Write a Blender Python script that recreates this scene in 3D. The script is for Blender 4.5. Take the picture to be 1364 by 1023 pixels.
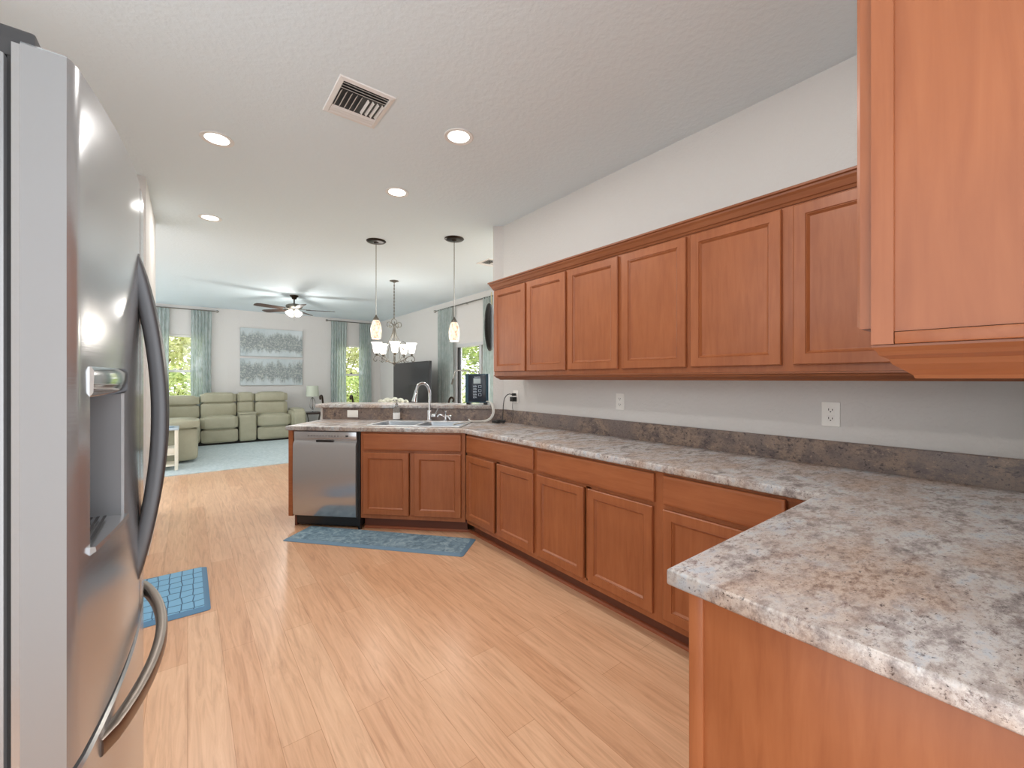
import bpy, bmesh, math, random
from mathutils import Vector, Matrix
PI = math.pi
sc = bpy.context.scene
C = sc.collection
for o in list(bpy.data.objects): bpy.data.objects.remove(o)

# ---------------------------------------------------------------- camera
FPX, VP1, HZ, EYE = 558.0, 250.0, 504.5, 1.34
YAW = math.atan((682 - VP1) / FPX)
cam_d = bpy.data.cameras.new('camera'); cam = bpy.data.objects.new('camera', cam_d); C.objects.link(cam)
cam.location = (0, 0, EYE); cam.rotation_euler = (PI/2, 0, -YAW)
cam_d.sensor_width = 36; cam_d.lens = FPX/1364*36; cam_d.clip_start = .02
cam_d.shift_y = -(511.5-HZ)/1364
sc.camera = cam
# ---------------------------------------------------------------- world and exposure
w = bpy.data.worlds.new('daylight'); sc.world = w; w.use_nodes = True
bg = w.node_tree.nodes['Background']
bg.inputs[0].default_value = (.97, .985, 1, 1); bg.inputs[1].default_value = 2.5
sc.view_settings.view_transform = 'Standard'; sc.view_settings.look = 'None'
sc.view_settings.gamma = 1; sc.view_settings.exposure = 0.30; sc.view_settings.use_curve_mapping = False
CEIL = 2.87
def lamp(name, loc, power, size=.13, col=(1, .96, .91), kind='AREA', rot=(0, 0, 0)):
    d = bpy.data.lights.new(name, kind); d.energy = power; d.color = col
    if kind == 'AREA': d.shape = 'DISK'; d.size = size
    else: d.shadow_soft_size = size
    o = bpy.data.objects.new(name, d); o.location = loc; o.rotation_euler = rot; C.objects.link(o); return o
DOWNLIGHTS = [(.148, 3.265), (1.354, 2.299), (1.358, 3.293), (.169, 4.903)]
for x, y in DOWNLIGHTS: lamp('downlight_lamp', (x, y, CEIL-.012), 7, .12)
for x, y in [(.15, 1.0), (1.25, .55)]: lamp('downlight_lamp', (x, y, CEIL-.012), 7, .12)   # two unseen lamps added above the frame for illumination, without fixtures

# ---------------------------------------------------------------- materials
def srgb(r, g, b):
    f = lambda c: (c/255/12.92) if c/255 <= .04045 else ((c/255+.055)/1.055)**2.4
    return (f(r), f(g), f(b), 1)
def newmat(name):
    m = bpy.data.materials.new(name); m.use_nodes = True
    return m, m.node_tree.nodes, m.node_tree.links, m.node_tree.nodes['Principled BSDF']
def mat(name, col, rough=.5, metal=0, coat=0, emit=None, es=0, trans=0, ior=None):
    m, n, l, b = newmat(name)
    b.inputs['Base Color'].default_value = srgb(*col); b.inputs['Roughness'].default_value = rough
    b.inputs['Metallic'].default_value = metal; b.inputs['Coat Weight'].default_value = coat
    if emit: b.inputs['Emission Color'].default_value = srgb(*emit); b.inputs['Emission Strength'].default_value = es
    if trans: b.inputs['Transmission Weight'].default_value = trans
    if ior: b.inputs['IOR'].default_value = ior
    return m
def coords(n, l, scale=(1, 1, 1), rot=(0, 0, 0), kind='Object'):
    t = n.new('ShaderNodeTexCoord'); mp = n.new('ShaderNodeMapping')
    mp.inputs['Scale'].default_value = scale; mp.inputs['Rotation'].default_value = rot
    l.new(t.outputs[kind], mp.inputs[0]); return mp.outputs[0]
def noise(n, l, vec, scale, detail=4, rough=.55, dist=0):
    t = n.new('ShaderNodeTexNoise'); t.inputs['Scale'].default_value = scale; t.inputs['Detail'].default_value = detail
    t.inputs['Roughness'].default_value = rough; t.inputs['Distortion'].default_value = dist
    l.new(vec, t.inputs['Vector']); return t.outputs['Fac']
def ramp(n, l, fac, stops):
    r = n.new('ShaderNodeValToRGB'); e = r.color_ramp.elements
    e[0].position, e[0].color = stops[0][0], srgb(*stops[0][1]); e[1].position, e[1].color = stops[-1][0], srgb(*stops[-1][1])
    for p, c in stops[1:-1]: x = e.new(p); x.color = srgb(*c)
    l.new(fac, r.inputs[0]); return r.outputs[0]
def mix(n, l, fac, a, b, mode='MIX'):
    m = n.new('ShaderNodeMix'); m.data_type = 'RGBA'; m.blend_type = mode
    if isinstance(fac, (int, float)): m.inputs[0].default_value = fac
    else: l.new(fac, m.inputs[0])
    for k, v in ((6, a), (7, b)):
        if isinstance(v, tuple): m.inputs[k].default_value = v
        else: l.new(v, m.inputs[k])
    return m.outputs[2]
def step(n, l, fac, lo, hi):
    m = n.new('ShaderNodeMapRange'); m.inputs[1].default_value = lo; m.inputs[2].default_value = hi
    l.new(fac, m.inputs[0]); return m.outputs[0]
def bump(n, l, b, h, strength, dist=.01):
    x = n.new('ShaderNodeBump'); x.inputs['Strength'].default_value = strength; x.inputs['Distance'].default_value = dist
    l.new(h, x.inputs['Height']); l.new(x.outputs[0], b.inputs['Normal'])

def wood(name, axis='z', tint=1.0):
    m, n, l, b = newmat(name)
    s = {'z': (9, 9, .9), 'x': (.9, 9, 9), 'y': (9, .9, 9)}[axis]
    v = coords(n, l, s)
    g = noise(n, l, v, 4.5, 6, .6, .6)
    big = noise(n, l, coords(n, l, (1, 1, 1)), 3.2, 3, .5)
    t = lambda c: tuple(min(255, k*tint) for k in c)
    c1 = ramp(n, l, g, [(.25, t((146, 84, 48))), (.5, t((157, 94, 56))), (.78, t((166, 103, 64)))])
    c2 = ramp(n, l, big, [(.3, (218, 206, 200)), (.7, (255, 250, 246))])
    l.new(mix(n, l, .55, c1, c2, 'MULTIPLY'), b.inputs['Base Color'])
    b.inputs['Roughness'].default_value = .38; b.inputs['Coat Weight'].default_value = .12; b.inputs['Specular IOR Level'].default_value = .4; b.inputs['Coat Roughness'].default_value = .2
    bump(n, l, b, g, .02, .003)
    return m
def paint(name, col, scale, strength, rough=.75):
    m, n, l, b = newmat(name)
    b.inputs['Base Color'].default_value = srgb(*col); b.inputs['Roughness'].default_value = rough
    v = coords(n, l)
    bump(n, l, b, step(n, l, noise(n, l, v, scale, 4, .6), .42, .62), strength, .006)
    return m
def laminate(name):
    m, n, l, b = newmat(name)
    v0 = coords(n, l, (1, 1, 1)); v = coords(n, l, (1.0, 1.8, 1.5), (0, 0, .55))
    a = noise(n, l, v, 8, 10, .78); c = noise(n, l, v, 24, 9, .8); d = noise(n, l, v0, 105, 5, .8); e = noise(n, l, v, 15, 10, .82)
    big = noise(n, l, v, 2.6, 5, .6)
    base = ramp(n, l, a, [(.36, (116, 110, 110)), (.45, (164, 158, 156)), (.52, (202, 198, 195)), (.6, (186, 193, 201))])
    base = mix(n, l, step(n, l, big, .44, .64), base, ramp(n, l, c, [(.38, (134, 112, 100)), (.58, (208, 190, 176))]))
    base = mix(n, l, step(n, l, e, .54, .66), base, srgb(122, 104, 100))
    base = mix(n, l, step(n, l, c, .56, .66), base, srgb(84, 76, 78))
    base = mix(n, l, step(n, l, d, .58, .66), base, srgb(66, 54, 52))
    base = mix(n, l, step(n, l, d, .36, .28), base, srgb(220, 214, 210))
    l.new(base, b.inputs['Base Color'])
    b.inputs['Roughness'].default_value = .26
    return m
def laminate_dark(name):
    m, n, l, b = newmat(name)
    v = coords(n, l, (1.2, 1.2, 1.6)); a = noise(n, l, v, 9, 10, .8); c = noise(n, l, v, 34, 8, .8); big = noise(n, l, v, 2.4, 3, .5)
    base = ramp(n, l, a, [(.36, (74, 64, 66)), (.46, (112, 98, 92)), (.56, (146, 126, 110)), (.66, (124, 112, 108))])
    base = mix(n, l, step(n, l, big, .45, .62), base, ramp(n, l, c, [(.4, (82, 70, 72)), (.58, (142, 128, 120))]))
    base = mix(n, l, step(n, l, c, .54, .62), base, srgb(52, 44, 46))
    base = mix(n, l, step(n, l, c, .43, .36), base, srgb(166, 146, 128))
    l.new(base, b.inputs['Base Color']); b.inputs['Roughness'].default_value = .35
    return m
def laminate_floor():
    m, n, l, b = newmat('laminate_floor')
    v = coords(n, l, (1, 1, 1), (0, 0, PI/2))
    bt = n.new('ShaderNodeTexBrick'); l.new(v, bt.inputs['Vector'])
    bt.inputs['Color1'].default_value = srgb(236, 198, 166); bt.inputs['Color2'].default_value = srgb(224, 180, 146)
    bt.inputs['Mortar'].default_value = srgb(200, 154, 120)
    bt.inputs['Scale'].default_value = 1; bt.inputs['Mortar Size'].default_value = .0011; bt.inputs['Brick Width'].default_value = 1.25
    bt.inputs['Row Height'].default_value = .135; bt.offset = .37; bt.inputs['Bias'].default_value = .1
    vg = coords(n, l, (11, .8, 1)); g = noise(n, l, vg, 3.2, 6, .62, 1.2)
    c = ramp(n, l, g, [(.3, (206, 186, 170)), (.5, (238, 226, 214)), (.7, (255, 250, 244))])
    l.new(mix(n, l, .75, bt.outputs[0], c, 'MULTIPLY'), b.inputs['Base Color'])
    b.inputs['Roughness'].default_value = .3; b.inputs['Coat Weight'].default_value = .12; b.inputs['Coat Roughness'].default_value = .2
    bump(n, l, b, g, .03, .003)
    return m
def steel(name, col=(180, 182, 185), rough=.16, brush=.05, sc_=(1, 1, 90)):
    m, n, l, b = newmat(name)
    b.inputs['Base Color'].default_value = srgb(*col); b.inputs['Metallic'].default_value = .75
    g = noise(n, l, coords(n, l, sc_), 6, 3, .6)
    r = n.new('ShaderNodeMapRange'); r.inputs[3].default_value = rough-.04; r.inputs[4].default_value = rough+.08; l.new(g, r.inputs[0])
    l.new(r.outputs[0], b.inputs['Roughness']); bump(n, l, b, g, brush, .001)
    return m
def leather():
    m, n, l, b = newmat('sage_leather')
    v = coords(n, l); g = noise(n, l, v, 3, 5, .6); f = noise(n, l, v, 60, 2, .6)
    l.new(ramp(n, l, g, [(.3, (156, 153, 130)), (.7, (172, 168, 146))]), b.inputs['Base Color'])
    b.inputs['Roughness'].default_value = .45; bump(n, l, b, f, .15, .004); return m
def curtain_mat():
    m, n, l, b = newmat('sheer_teal_curtain')
    g = noise(n, l, coords(n, l, (3, 3, 1.6)), 6, 4, .6)
    col = ramp(n, l, g, [(.36, (190, 202, 200)), (.5, (202, 212, 210)), (.64, (214, 222, 221))])
    out = n['Material Output']; d = n.new('ShaderNodeBsdfDiffuse'); t = n.new('ShaderNodeBsdfTranslucent'); tr = n.new('ShaderNodeBsdfTransparent')
    l.new(col, d.inputs[0]); l.new(col, t.inputs[0])
    a = n.new('ShaderNodeMixShader'); a.inputs[0].default_value = .5; l.new(d.outputs[0], a.inputs[1]); l.new(t.outputs[0], a.inputs[2])
    c = n.new('ShaderNodeMixShader'); c.inputs[0].default_value = .25; l.new(a.outputs[0], c.inputs[1]); l.new(tr.outputs[0], c.inputs[2])
    l.new(c.outputs[0], out.inputs[0]); return m
def window_glass():
    m, n, l, b = newmat('window_glass')
    out = n['Material Output']; tr = n.new('ShaderNodeBsdfTransparent'); gl = n.new('ShaderNodeBsdfGlossy'); gl.inputs['Roughness'].default_value = .02
    a = n.new('ShaderNodeMixShader'); a.inputs[0].default_value = .05; l.new(tr.outputs[0], a.inputs[1]); l.new(gl.outputs[0], a.inputs[2])
    l.new(a.outputs[0], out.inputs[0]); return m
def foliage(name, c1, c2):
    m, n, l, b = newmat(name)
    g = noise(n, l, coords(n, l), 5, 3, .6)
    l.new(ramp(n, l, g, [(.35, c1), (.65, c2)]), b.inputs['Base Color']); b.inputs['Roughness'].default_value = .6
    return m
def mat_marble(name, stops, scale, dist, rough=.5):
    m, n, l, b = newmat(name)
    g = noise(n, l, coords(n, l), scale, 6, .65, dist)
    l.new(ramp(n, l, g, stops), b.inputs['Base Color']); b.inputs['Roughness'].default_value = rough; bump(n, l, b, g, .2, .005); return m
def art_mat(name, seed):
    m, n, l, b = newmat(name)
    tc = n.new('ShaderNodeTexCoord'); sp = n.new('ShaderNodeSeparateXYZ'); l.new(tc.outputs['Object'], sp.inputs[0])
    mp = n.new('ShaderNodeMapping'); mp.inputs['Location'].default_value = (seed, 0, 0); mp.inputs['Scale'].default_value = (1, 1, .28); l.new(tc.outputs['Object'], mp.inputs[0])
    g = noise(n, l, mp.outputs[0], 9, 8, .72); g2 = noise(n, l, tc.outputs['Object'], 38, 4, .8)
    ab = n.new('ShaderNodeMath'); ab.operation = 'ABSOLUTE'; l.new(sp.outputs['Z'], ab.inputs[0])
    m1 = n.new('ShaderNodeMath'); m1.operation = 'MULTIPLY_ADD'; m1.inputs[1].default_value = -1.5; l.new(ab.outputs[0], m1.inputs[0]); l.new(g, m1.inputs[2])
    k = step(n, l, m1.outputs[0], .14, .30)
    back = ramp(n, l, noise(n, l, mp.outputs[0], 3, 3, .5), [(.3, (176, 188, 191)), (.7, (200, 208, 210))])
    band = ramp(n, l, g2, [(.40, (122, 130, 132)), (.50, (146, 154, 153)), (.57, (160, 166, 163)), (.66, (210, 211, 203))])
    l.new(mix(n, l, k, back, band), b.inputs['Base Color']); b.inputs['Roughness'].default_value = .6; return m
def pendant_glass():
    m, n, l, b = newmat('mottled_pendant_glass')
    v = coords(n, l, (1, 1, .6)); g = noise(n, l, v, 34, 5, .7)
    col = ramp(n, l, g, [(.36, (196, 150, 114)), (.45, (236, 212, 186)), (.6, (246, 234, 216))])
    l.new(col, b.inputs['Base Color']); l.new(col, b.inputs['Emission Color']); b.inputs['Emission Strength'].default_value = .42
    b.inputs['Roughness'].default_value = .25; return m
def lattice_mat():
    m, n, l, b = newmat('lattice_rubber')
    v = coords(n, l)
    vo = n.new('ShaderNodeTexVoronoi'); vo.feature = 'DISTANCE_TO_EDGE'; vo.inputs['Scale'].default_value = 16; vo.inputs['Randomness'].default_value = .18
    mp = n.new('ShaderNodeMapping'); mp.inputs['Scale'].default_value = (1.05, .7, 1); l.new(v, mp.inputs[0]); l.new(mp.outputs[0], vo.inputs[0])
    k = step(n, l, vo.outputs[0], .02, .06)
    l.new(mix(n, l, k, srgb(46, 88, 128), srgb(122, 178, 214)), b.inputs['Base Color']); b.inputs['Roughness'].default_value = .5
    bump(n, l, b, k, .6, .004); return m

M = dict(
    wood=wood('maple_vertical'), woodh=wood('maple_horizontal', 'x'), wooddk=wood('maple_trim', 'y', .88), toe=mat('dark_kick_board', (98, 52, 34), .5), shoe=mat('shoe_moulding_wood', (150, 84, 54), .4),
    inside=mat('cabinet_interior', (150, 110, 80), .7),
    wall=paint('wall_paint', (208, 206, 203), 55, .2), ceil=paint('ceiling_texture', (220, 234, 241), 30, .14),
    white=mat('white_trim', (226, 226, 224), .45), plastic=mat('white_plastic', (236, 235, 230), .35), slot=mat('dark_slot', (40, 38, 36), .6),
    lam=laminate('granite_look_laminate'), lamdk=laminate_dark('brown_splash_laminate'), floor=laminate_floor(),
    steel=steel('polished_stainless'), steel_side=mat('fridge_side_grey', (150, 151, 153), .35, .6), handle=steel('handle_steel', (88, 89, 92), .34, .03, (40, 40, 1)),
    handle_floor_tint=mat('floor_reflection_steel', (140, 130, 122), .34, 1),  # brown of the reflected floor is put into the freezer handle colour
    dark=mat('black_plastic', (22, 22, 24), .35), gasket=mat('gasket', (52, 52, 54), .6), recess=mat('dispenser_recess_grey', (120, 121, 124), .35, .3),
    chrome=mat('chrome', (215, 217, 220), .07, 1), bowl=steel('bowl_steel', (168, 176, 184), .3, .03, (30, 30, 30)), sinksteel=steel('sink_steel', (224, 227, 230), .3, .03, (30, 30, 30)),
    iron=mat('brushed_nickel_iron', (112, 108, 100), .4, .8), bronze=mat('dark_bronze', (52, 44, 38), .3, .9), nickel=mat('nickel', (150, 146, 140), .22, 1),
    leather=leather(), sofa_shadow=mat('sofa_shadow_gap', (30, 28, 24), .9), curtain=curtain_mat(), glass=window_glass(),
    rug=mat_marble('pale_blue_pile', [(.3, (170, 186, 190)), (.7, (204, 214, 216))], 22, 0, .95),
    mat1=mat_marble('blue_grey_mat', [(.36, (84, 110, 126)), (.5, (116, 144, 160)), (.66, (156, 178, 188))], 14, 1.5, .6), mat1e=mat('blue_grey_mat_edge', (104, 134, 156), .5),
    mat2=lattice_mat(), mat2e=mat('blue_mat_edge', (82, 128, 164), .5),
    art1=art_mat('abstract_canvas', 0.0), art2=art_mat('abstract_canvas_two', 5.3), artside=mat('canvas_side', (150, 160, 162), .7),
    shade=mat('lamp_shade_sage', (196, 202, 186), .8), bulb=mat('lit_bulb', (255, 250, 240), .4, emit=(255, 247, 236), es=6),
    opal=mat('lit_opal_glass', (255, 252, 246), .3, emit=(255, 249, 240), es=1.5), pend=pendant_glass(),
    blade=mat('dark_walnut_blade', (62, 46, 38), .4), tvb=mat('tv_bezel', (20, 20, 21), .3), tvs=mat('tv_screen', (46, 45, 46), .12),
    teal=mat('dark_teal_casing', (24, 66, 84), .3), tealf=mat('blue_black_front', (16, 30, 44), .2), lcd=mat('grey_display', (150, 162, 164), .3, emit=(140, 152, 156), es=.25),
    key=mat('white_key_marks', (190, 205, 220), .5), hose=mat('pale_grey_hose', (206, 204, 198), .35), black=mat('black_cord', (18, 18, 18), .5),
    petal=mat('white_petal', (240, 240, 228), .6), stem=mat('green_stem', (96, 120, 70), .6), label=mat('white_label', (232, 232, 230), .6),
    disc=mat_marble('dark_tooled_metal', [(.4, (20, 23, 22)), (.62, (38, 44, 42)), (.72, (80, 86, 80))], 40, 1, .55),
    strap=mat('straw_cord', (206, 196, 150), .8), tabletop=mat('dark_wood_top', (54, 40, 34), .3), table2=mat('white_painted_wood', (222, 216, 200), .5), tabtop=mat('pale_blue_top', (176, 192, 204), .35),
    alu=mat('aluminium_frame', (196, 197, 198), .4, .3), dkframe=mat('dark_frame_liner', (34, 34, 34), .5), olive=mat('olive_screen_frame', (112, 104, 70), .5),
    leaf1=foliage('light_leaves', (120, 148, 62), (196, 208, 120)), leaf2=foliage('pale_leaves', (160, 170, 100), (226, 226, 170)), bark=mat('bark', (110, 92, 70), .9),
    lawn=foliage('lawn', (130, 142, 76), (176, 180, 110)), patio=mat('patio_concrete', (208, 204, 196), .8), fence=mat('white_vinyl_fence', (232, 232, 228), .6),
)
M['bglass'] = mat('clear_bottle_glass', (235, 240, 240), .05, trans=.9, ior=1.3)

# ---------------------------------------------------------------- mesh helpers
class MB:
    def __init__(s): s.bm = bmesh.new()
    def add(s, verts, faces):
        vs = [s.bm.verts.new(v) for v in verts]
        for f in faces:
            try: s.bm.faces.new([vs[i] for i in f])
            except ValueError: pass
        return vs
    def box(s, lo, hi, bev=0, seg=2, mtx=None):
        x0, y0, z0 = lo; x1, y1, z1 = hi
        vs = s.add([(x0,y0,z0),(x1,y0,z0),(x1,y1,z0),(x0,y1,z0),(x0,y0,z1),(x1,y0,z1),(x1,y1,z1),(x0,y1,z1)],
                   [(0,3,2,1),(4,5,6,7),(0,1,5,4),(1,2,6,5),(2,3,7,6),(3,0,4,7)])
        if bev:
            ed = {e for v in vs for e in v.link_edges}
            r = bmesh.ops.bevel(s.bm, geom=list(ed), offset=bev, segments=seg, profile=.5, affect='EDGES')
            vs = list({v for f in r['faces'] for v in f.verts} | {v for v in vs if v.is_valid})
        if mtx is not None:
            for v in vs: v.co = mtx @ v.co
        return s
    def rings(s, rings, cap0=True, cap1=True, closed=True):
        n = len(rings[0]); vr = [[s.bm.verts.new(p) for p in r] for r in rings]
        for a, b in zip(vr, vr[1:]):
            for i in range(n if closed else n-1):
                j = (i+1) % n; s.bm.faces.new((a[i], a[j], b[j], b[i]))
        if cap0: s.bm.faces.new(vr[0][::-1])
        if cap1: s.bm.faces.new(vr[-1])
        return s
    def lathe(s, prof, c=(0, 0, 0), n=24, axis=None, cap=True):
        q = Vector((0, 0, 1)).rotation_difference(Vector(axis)) if axis else None
        rs = []
        for r, z in prof:
            ring = []
            for i in range(n):
                a = 2*PI*i/n; p = Vector((r*math.cos(a), r*math.sin(a), z))
                if q: p = q @ p
                ring.append(p+Vector(c))
            rs.append(ring)
        return s.rings(rs, cap, cap)
    def tube(s, pts, r, n=8, smooth=0):
        pts = [Vector(p) for p in pts]
        if smooth:
            out = []
            for i in range(len(pts)-1):
                p0 = pts[max(i-1, 0)]; p1 = pts[i]; p2 = pts[i+1]; p3 = pts[min(i+2, len(pts)-1)]
                for k in range(smooth):
                    t = k/smooth
                    out.append(.5*((2*p1)+(p2-p0)*t+(2*p0-5*p1+4*p2-p3)*t*t+(3*p1-p0-3*p2+p3)*t**3))
            pts = out+[pts[-1]]
        rr = r if isinstance(r, (list, tuple)) else None
        rs = []; up = None
        for i, p in enumerate(pts):
            d = (pts[min(i+1, len(pts)-1)]-pts[max(i-1, 0)]).normalized()
            if up is None: up = d.orthogonal().normalized()
            else: up = (up-d*up.dot(d)).normalized()
            side = d.cross(up)
            rad = r if rr is None else rr[0]+(rr[1]-rr[0])*i/(len(pts)-1)
            rs.append([p+rad*(math.cos(2*PI*k/n)*up+math.sin(2*PI*k/n)*side) for k in range(n)])
        return s.rings(rs)
    def sweep(s, prof, path, closed_prof=True):       # profile (offset outwards, z) along a flat path with mitred corners; outwards = right of travel
        P = [Vector((p[0], p[1])) for p in path]; rs = []
        for i, p in enumerate(P):
            d0 = (P[i]-P[i-1]).normalized() if i else None; d1 = (P[i+1]-P[i]).normalized() if i < len(P)-1 else None
            d0 = d0 or d1; d1 = d1 or d0
            n0 = Vector((d0.y, -d0.x)); n1 = Vector((d1.y, -d1.x)); b = (n0+n1).normalized(); k = 1/max(.3, b.dot(n0))
            rs.append([(p.x+b.x*o*k, p.y+b.y*o*k, z) for o, z in prof])
        return s.rings(rs)
    def build(s, name, material, parent=None, smooth=False):
        bmesh.ops.recalc_face_normals(s.bm, faces=s.bm.faces)
        me = bpy.data.meshes.new(name); s.bm.to_mesh(me); s.bm.free()
        if smooth:
            for p in me.polygons: p.use_smooth = True
            try: me.set_sharp_from_angle(angle=math.radians(38))
            except Exception: pass
        me.materials.append(material)
        o = bpy.data.objects.new(name, me); C.objects.link(o)
        if parent: o.parent = parent
        return o
def B(name, material, lo, hi, parent=None, bev=0, seg=2): return MB().box(lo, hi, bev, seg).build(name, material, parent, smooth=bev > 0)
def tag(o, label, cat, group=None, kind=None):
    o['label'] = label; o['category'] = cat
    if group: o['group'] = group
    if kind: o['kind'] = kind
    return o
def thing(name, label, cat, loc=(0, 0, 0), rz=0, group=None):
    o = bpy.data.objects.new(name, None); C.objects.link(o); o.location = loc; o.rotation_euler = (0, 0, rz); o.empty_display_size = .1
    return tag(o, label, cat, group)
def struct(o): o['kind'] = 'structure'; return o
def dup(root, loc, rz, label, group=None):
    def cp(o, par):
        c = o.copy(); C.objects.link(c)
        if par: c.parent = par
        for ch in o.children: cp(ch, c)
        return c
    r = cp(root, None); r.location = loc; r.rotation_euler = (0, 0, rz); r['label'] = label
    if group: r['group'] = group
    return r
def flat_plate(name, outer, holes, z0, z1, bev, material, parent=None):
    cu = bpy.data.curves.new(name, 'CURVE'); cu.dimensions = '2D'; cu.fill_mode = 'BOTH'
    for poly in [outer]+holes:
        sp = cu.splines.new('POLY'); sp.points.add(len(poly)-1); sp.use_cyclic_u = True
        for i, p in enumerate(poly): sp.points[i].co = (p[0], p[1], 0, 1)
    cu.extrude = (z1-z0)/2-bev; cu.bevel_depth = bev; cu.bevel_resolution = 2; cu.offset = -bev
    t = bpy.data.objects.new('tmp', cu); C.objects.link(t)
    dg = bpy.context.evaluated_depsgraph_get(); me = bpy.data.meshes.new_from_object(t.evaluated_get(dg)); bpy.data.objects.remove(t)
    me.name = name; me.materials.clear(); me.materials.append(material)
    for v in me.vertices: v.co.z += (z0+z1)/2
    o = bpy.data.objects.new(name, me); C.objects.link(o)
    if parent: o.parent = parent
    return o
def rrect(x0, y0, x1, y1, r, n=4):
    out = []
    for cx, cy, a0 in ((x1-r, y1-r, 0), (x0+r, y1-r, 90), (x0+r, y0+r, 180), (x1-r, y0+r, 270)):
        for k in range(n+1):
            a = math.radians(a0+90*k/n); out.append((cx+r*math.cos(a), cy+r*math.sin(a)))
    return out

# pony-wall frame: s runs away to the left along the peninsula, t runs back across it
O = Vector((1.85, 3.07)); K = math.sqrt(.5)
def pn(s, t): return (O.x-K*s+K*t, O.y+K*s+K*t)

# ---------------------------------------------------------------- room shell
WX, FY, RX = 2.5, 11.1, 4.1
struct(B('floor', M['floor'], (-3, -1.2, -.1), (RX+.2, FY+.2, 0)))
struct(B('ceiling', M['ceil'], (-3, -1.2, CEIL), (RX+.2, FY+.2, CEIL+.12)))
def prism(poly, z0, z1): 
    m = MB(); m.rings([[(x, y, z0) for x, y in poly], [(x, y, z1) for x, y in poly]]); return m
e0, e1 = pn(-.144, .67), pn(-.144, .80)
struct(prism([(WX, -.13), (WX, 3.37), e0, e1, (WX+.13, e1[1]-.0), (WX+.13, -.13)], 0, CEIL).build('wall_right', M['wall']))
struct(B('wall_back', M['wall'], (.95, -.26, 0), (WX+.13, -.13, CEIL)))
struct(prism([pn(-.144, .67), pn(1.71, .67), pn(1.71, .80), pn(-.144, .80)], 0, 1.036).build('wall_half', M['wall']))
struct(B('wall_left', M['wall'], (-.38, 4.2, 0), (-.25, 5.42, CEIL)))
struct(B('wall_pantry', M['wall'], (-1.1, 4.2, 0), (-.38, 4.32, CEIL)))
struct(B('wall_reflect_back', M['wall'], (-1.0, -1.2, 0), (-.15, -1.1, CEIL)))  # unseen wall added behind the camera so the fridge side reflects grey
def wall_with_holes(name, a0, a1, holes, make):
    # strips between the openings, joined in one mesh; make(u0,u1,z0,z1) -> lo,hi
    m = MB(); u = a0
    for h0, h1, z0, z1 in sorted(holes):
        m.box(*make(u, h0, 0, CEIL))
        if z0 > 0: m.box(*make(h0, h1, 0, z0))
        m.box(*make(h0, h1, z1, CEIL)); u = h1
    m.box(*make(u, a1, 0, CEIL)); return struct(m.build(name, M['wall']))
W1 = (-.52, .30, .75, 2.26); W2 = (2.98, 3.72, .62, 2.21); SD = (5.6, 7.08, 0, 2.0)
wall_with_holes('wall_far', -3, RX+.15, [W1, W2], lambda a, b, z0, z1: ((a, FY, z0), (b, FY+.15, z1)))
wall_with_holes('wall_living_right', 5.3, FY, [SD], lambda a, b, z0, z1: ((RX, a, z0), (RX+.15, b, z1)))
struct(B('wall_reflect_left', M['wall'], (-1.1, 2.3, 0), (-.98, 4.2, CEIL)))  # unseen stretch of wall, put in for the dishwasher front to reflect
struct(B('baseboard_far', M['white'], (-2.9, FY-.015, 0), (RX, FY, .1)))
struct(B('baseboard_left', M['white'], (-.25, 4.2, 0), (-.235, 5.42, .1)))
struct(MB().box((RX-.015, 7.08, 0), (RX, FY-.015, .1)).build('baseboard_right', M['white']))
# windows of the far wall: frame with panes
def sash_window(name, x0, x1, z0, z1, zm):
    m = MB(); y0, y1 = FY+.05, FY+.11; f = .045
    m.box((x0, y0, z0), (x0+f, y1, z1)).box((x1-f, y0, z0), (x1, y1, z1)).box((x0+f, y0, z1-f), (x1-f, y1, z1)).box((x0+f, y0, z0), (x1-f, y1, z0+f))
    m.box((x0+f, y0-.01, zm-.025), (x1-f, y1, zm+.025))
    m.box((x0-.02, FY-.03, z0-.03), (x1+.02, FY+.05, z0))
    o = struct(m.build(name, M['white']))
    MB().box((x0+f, FY+.085, zm+.025), (x1-f, FY+.089, z1-f)).build('upper_pane', M['glass'], o)
    MB().box((x0+f, FY+.085, z0+f), (x1-f, FY+.089, zm-.025)).build('lower_pane', M['glass'], o)
    MB().box(((x0+x1)/2-.03, FY+.03, zm+.025), ((x0+x1)/2+.03, FY+.05, zm+.055)).build('sash_lock', M['nickel'], o)
sash_window('window_1', *W1[:2], *W1[2:], 1.50); sash_window('window_2', *W2[:2], *W2[2:], 1.44)
# sliding glass door in the right wall of the living area
y0, y1, z1 = SD[0], SD[1], SD[3]
m = MB(); x0, x1 = RX+.03, RX+.12
m.box((x0-.04, y0, z1-.06), (x1, y1, z1)).box((x0-.04, y0, 0), (x1, y1, .05)).box((x0-.04, y0, .05), (x1, y0+.06, z1-.06)).box((x0-.04, y1-.05, .05), (x1, y1, z1-.06)).box((x0, 6.22, .05), (x1-.03, 6.30, z1-.06))
sd = struct(m.build('door_1', M['alu']))
MB().box((x0-.01, y1-.10, .05), (x0+.03, y1-.05, z1-.06)).build('dark_liner', M['dkframe'], sd)
MB().box((x0+.02, 6.08, .05), (x0+.05, 6.20, z1-.06)).build('screen_stile', M['olive'], sd)
MB().box((x0+.03, y0+.06, .05), (x0+.034, y1-.10, z1-.06)).build('pane', M['glass'], sd)

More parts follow.
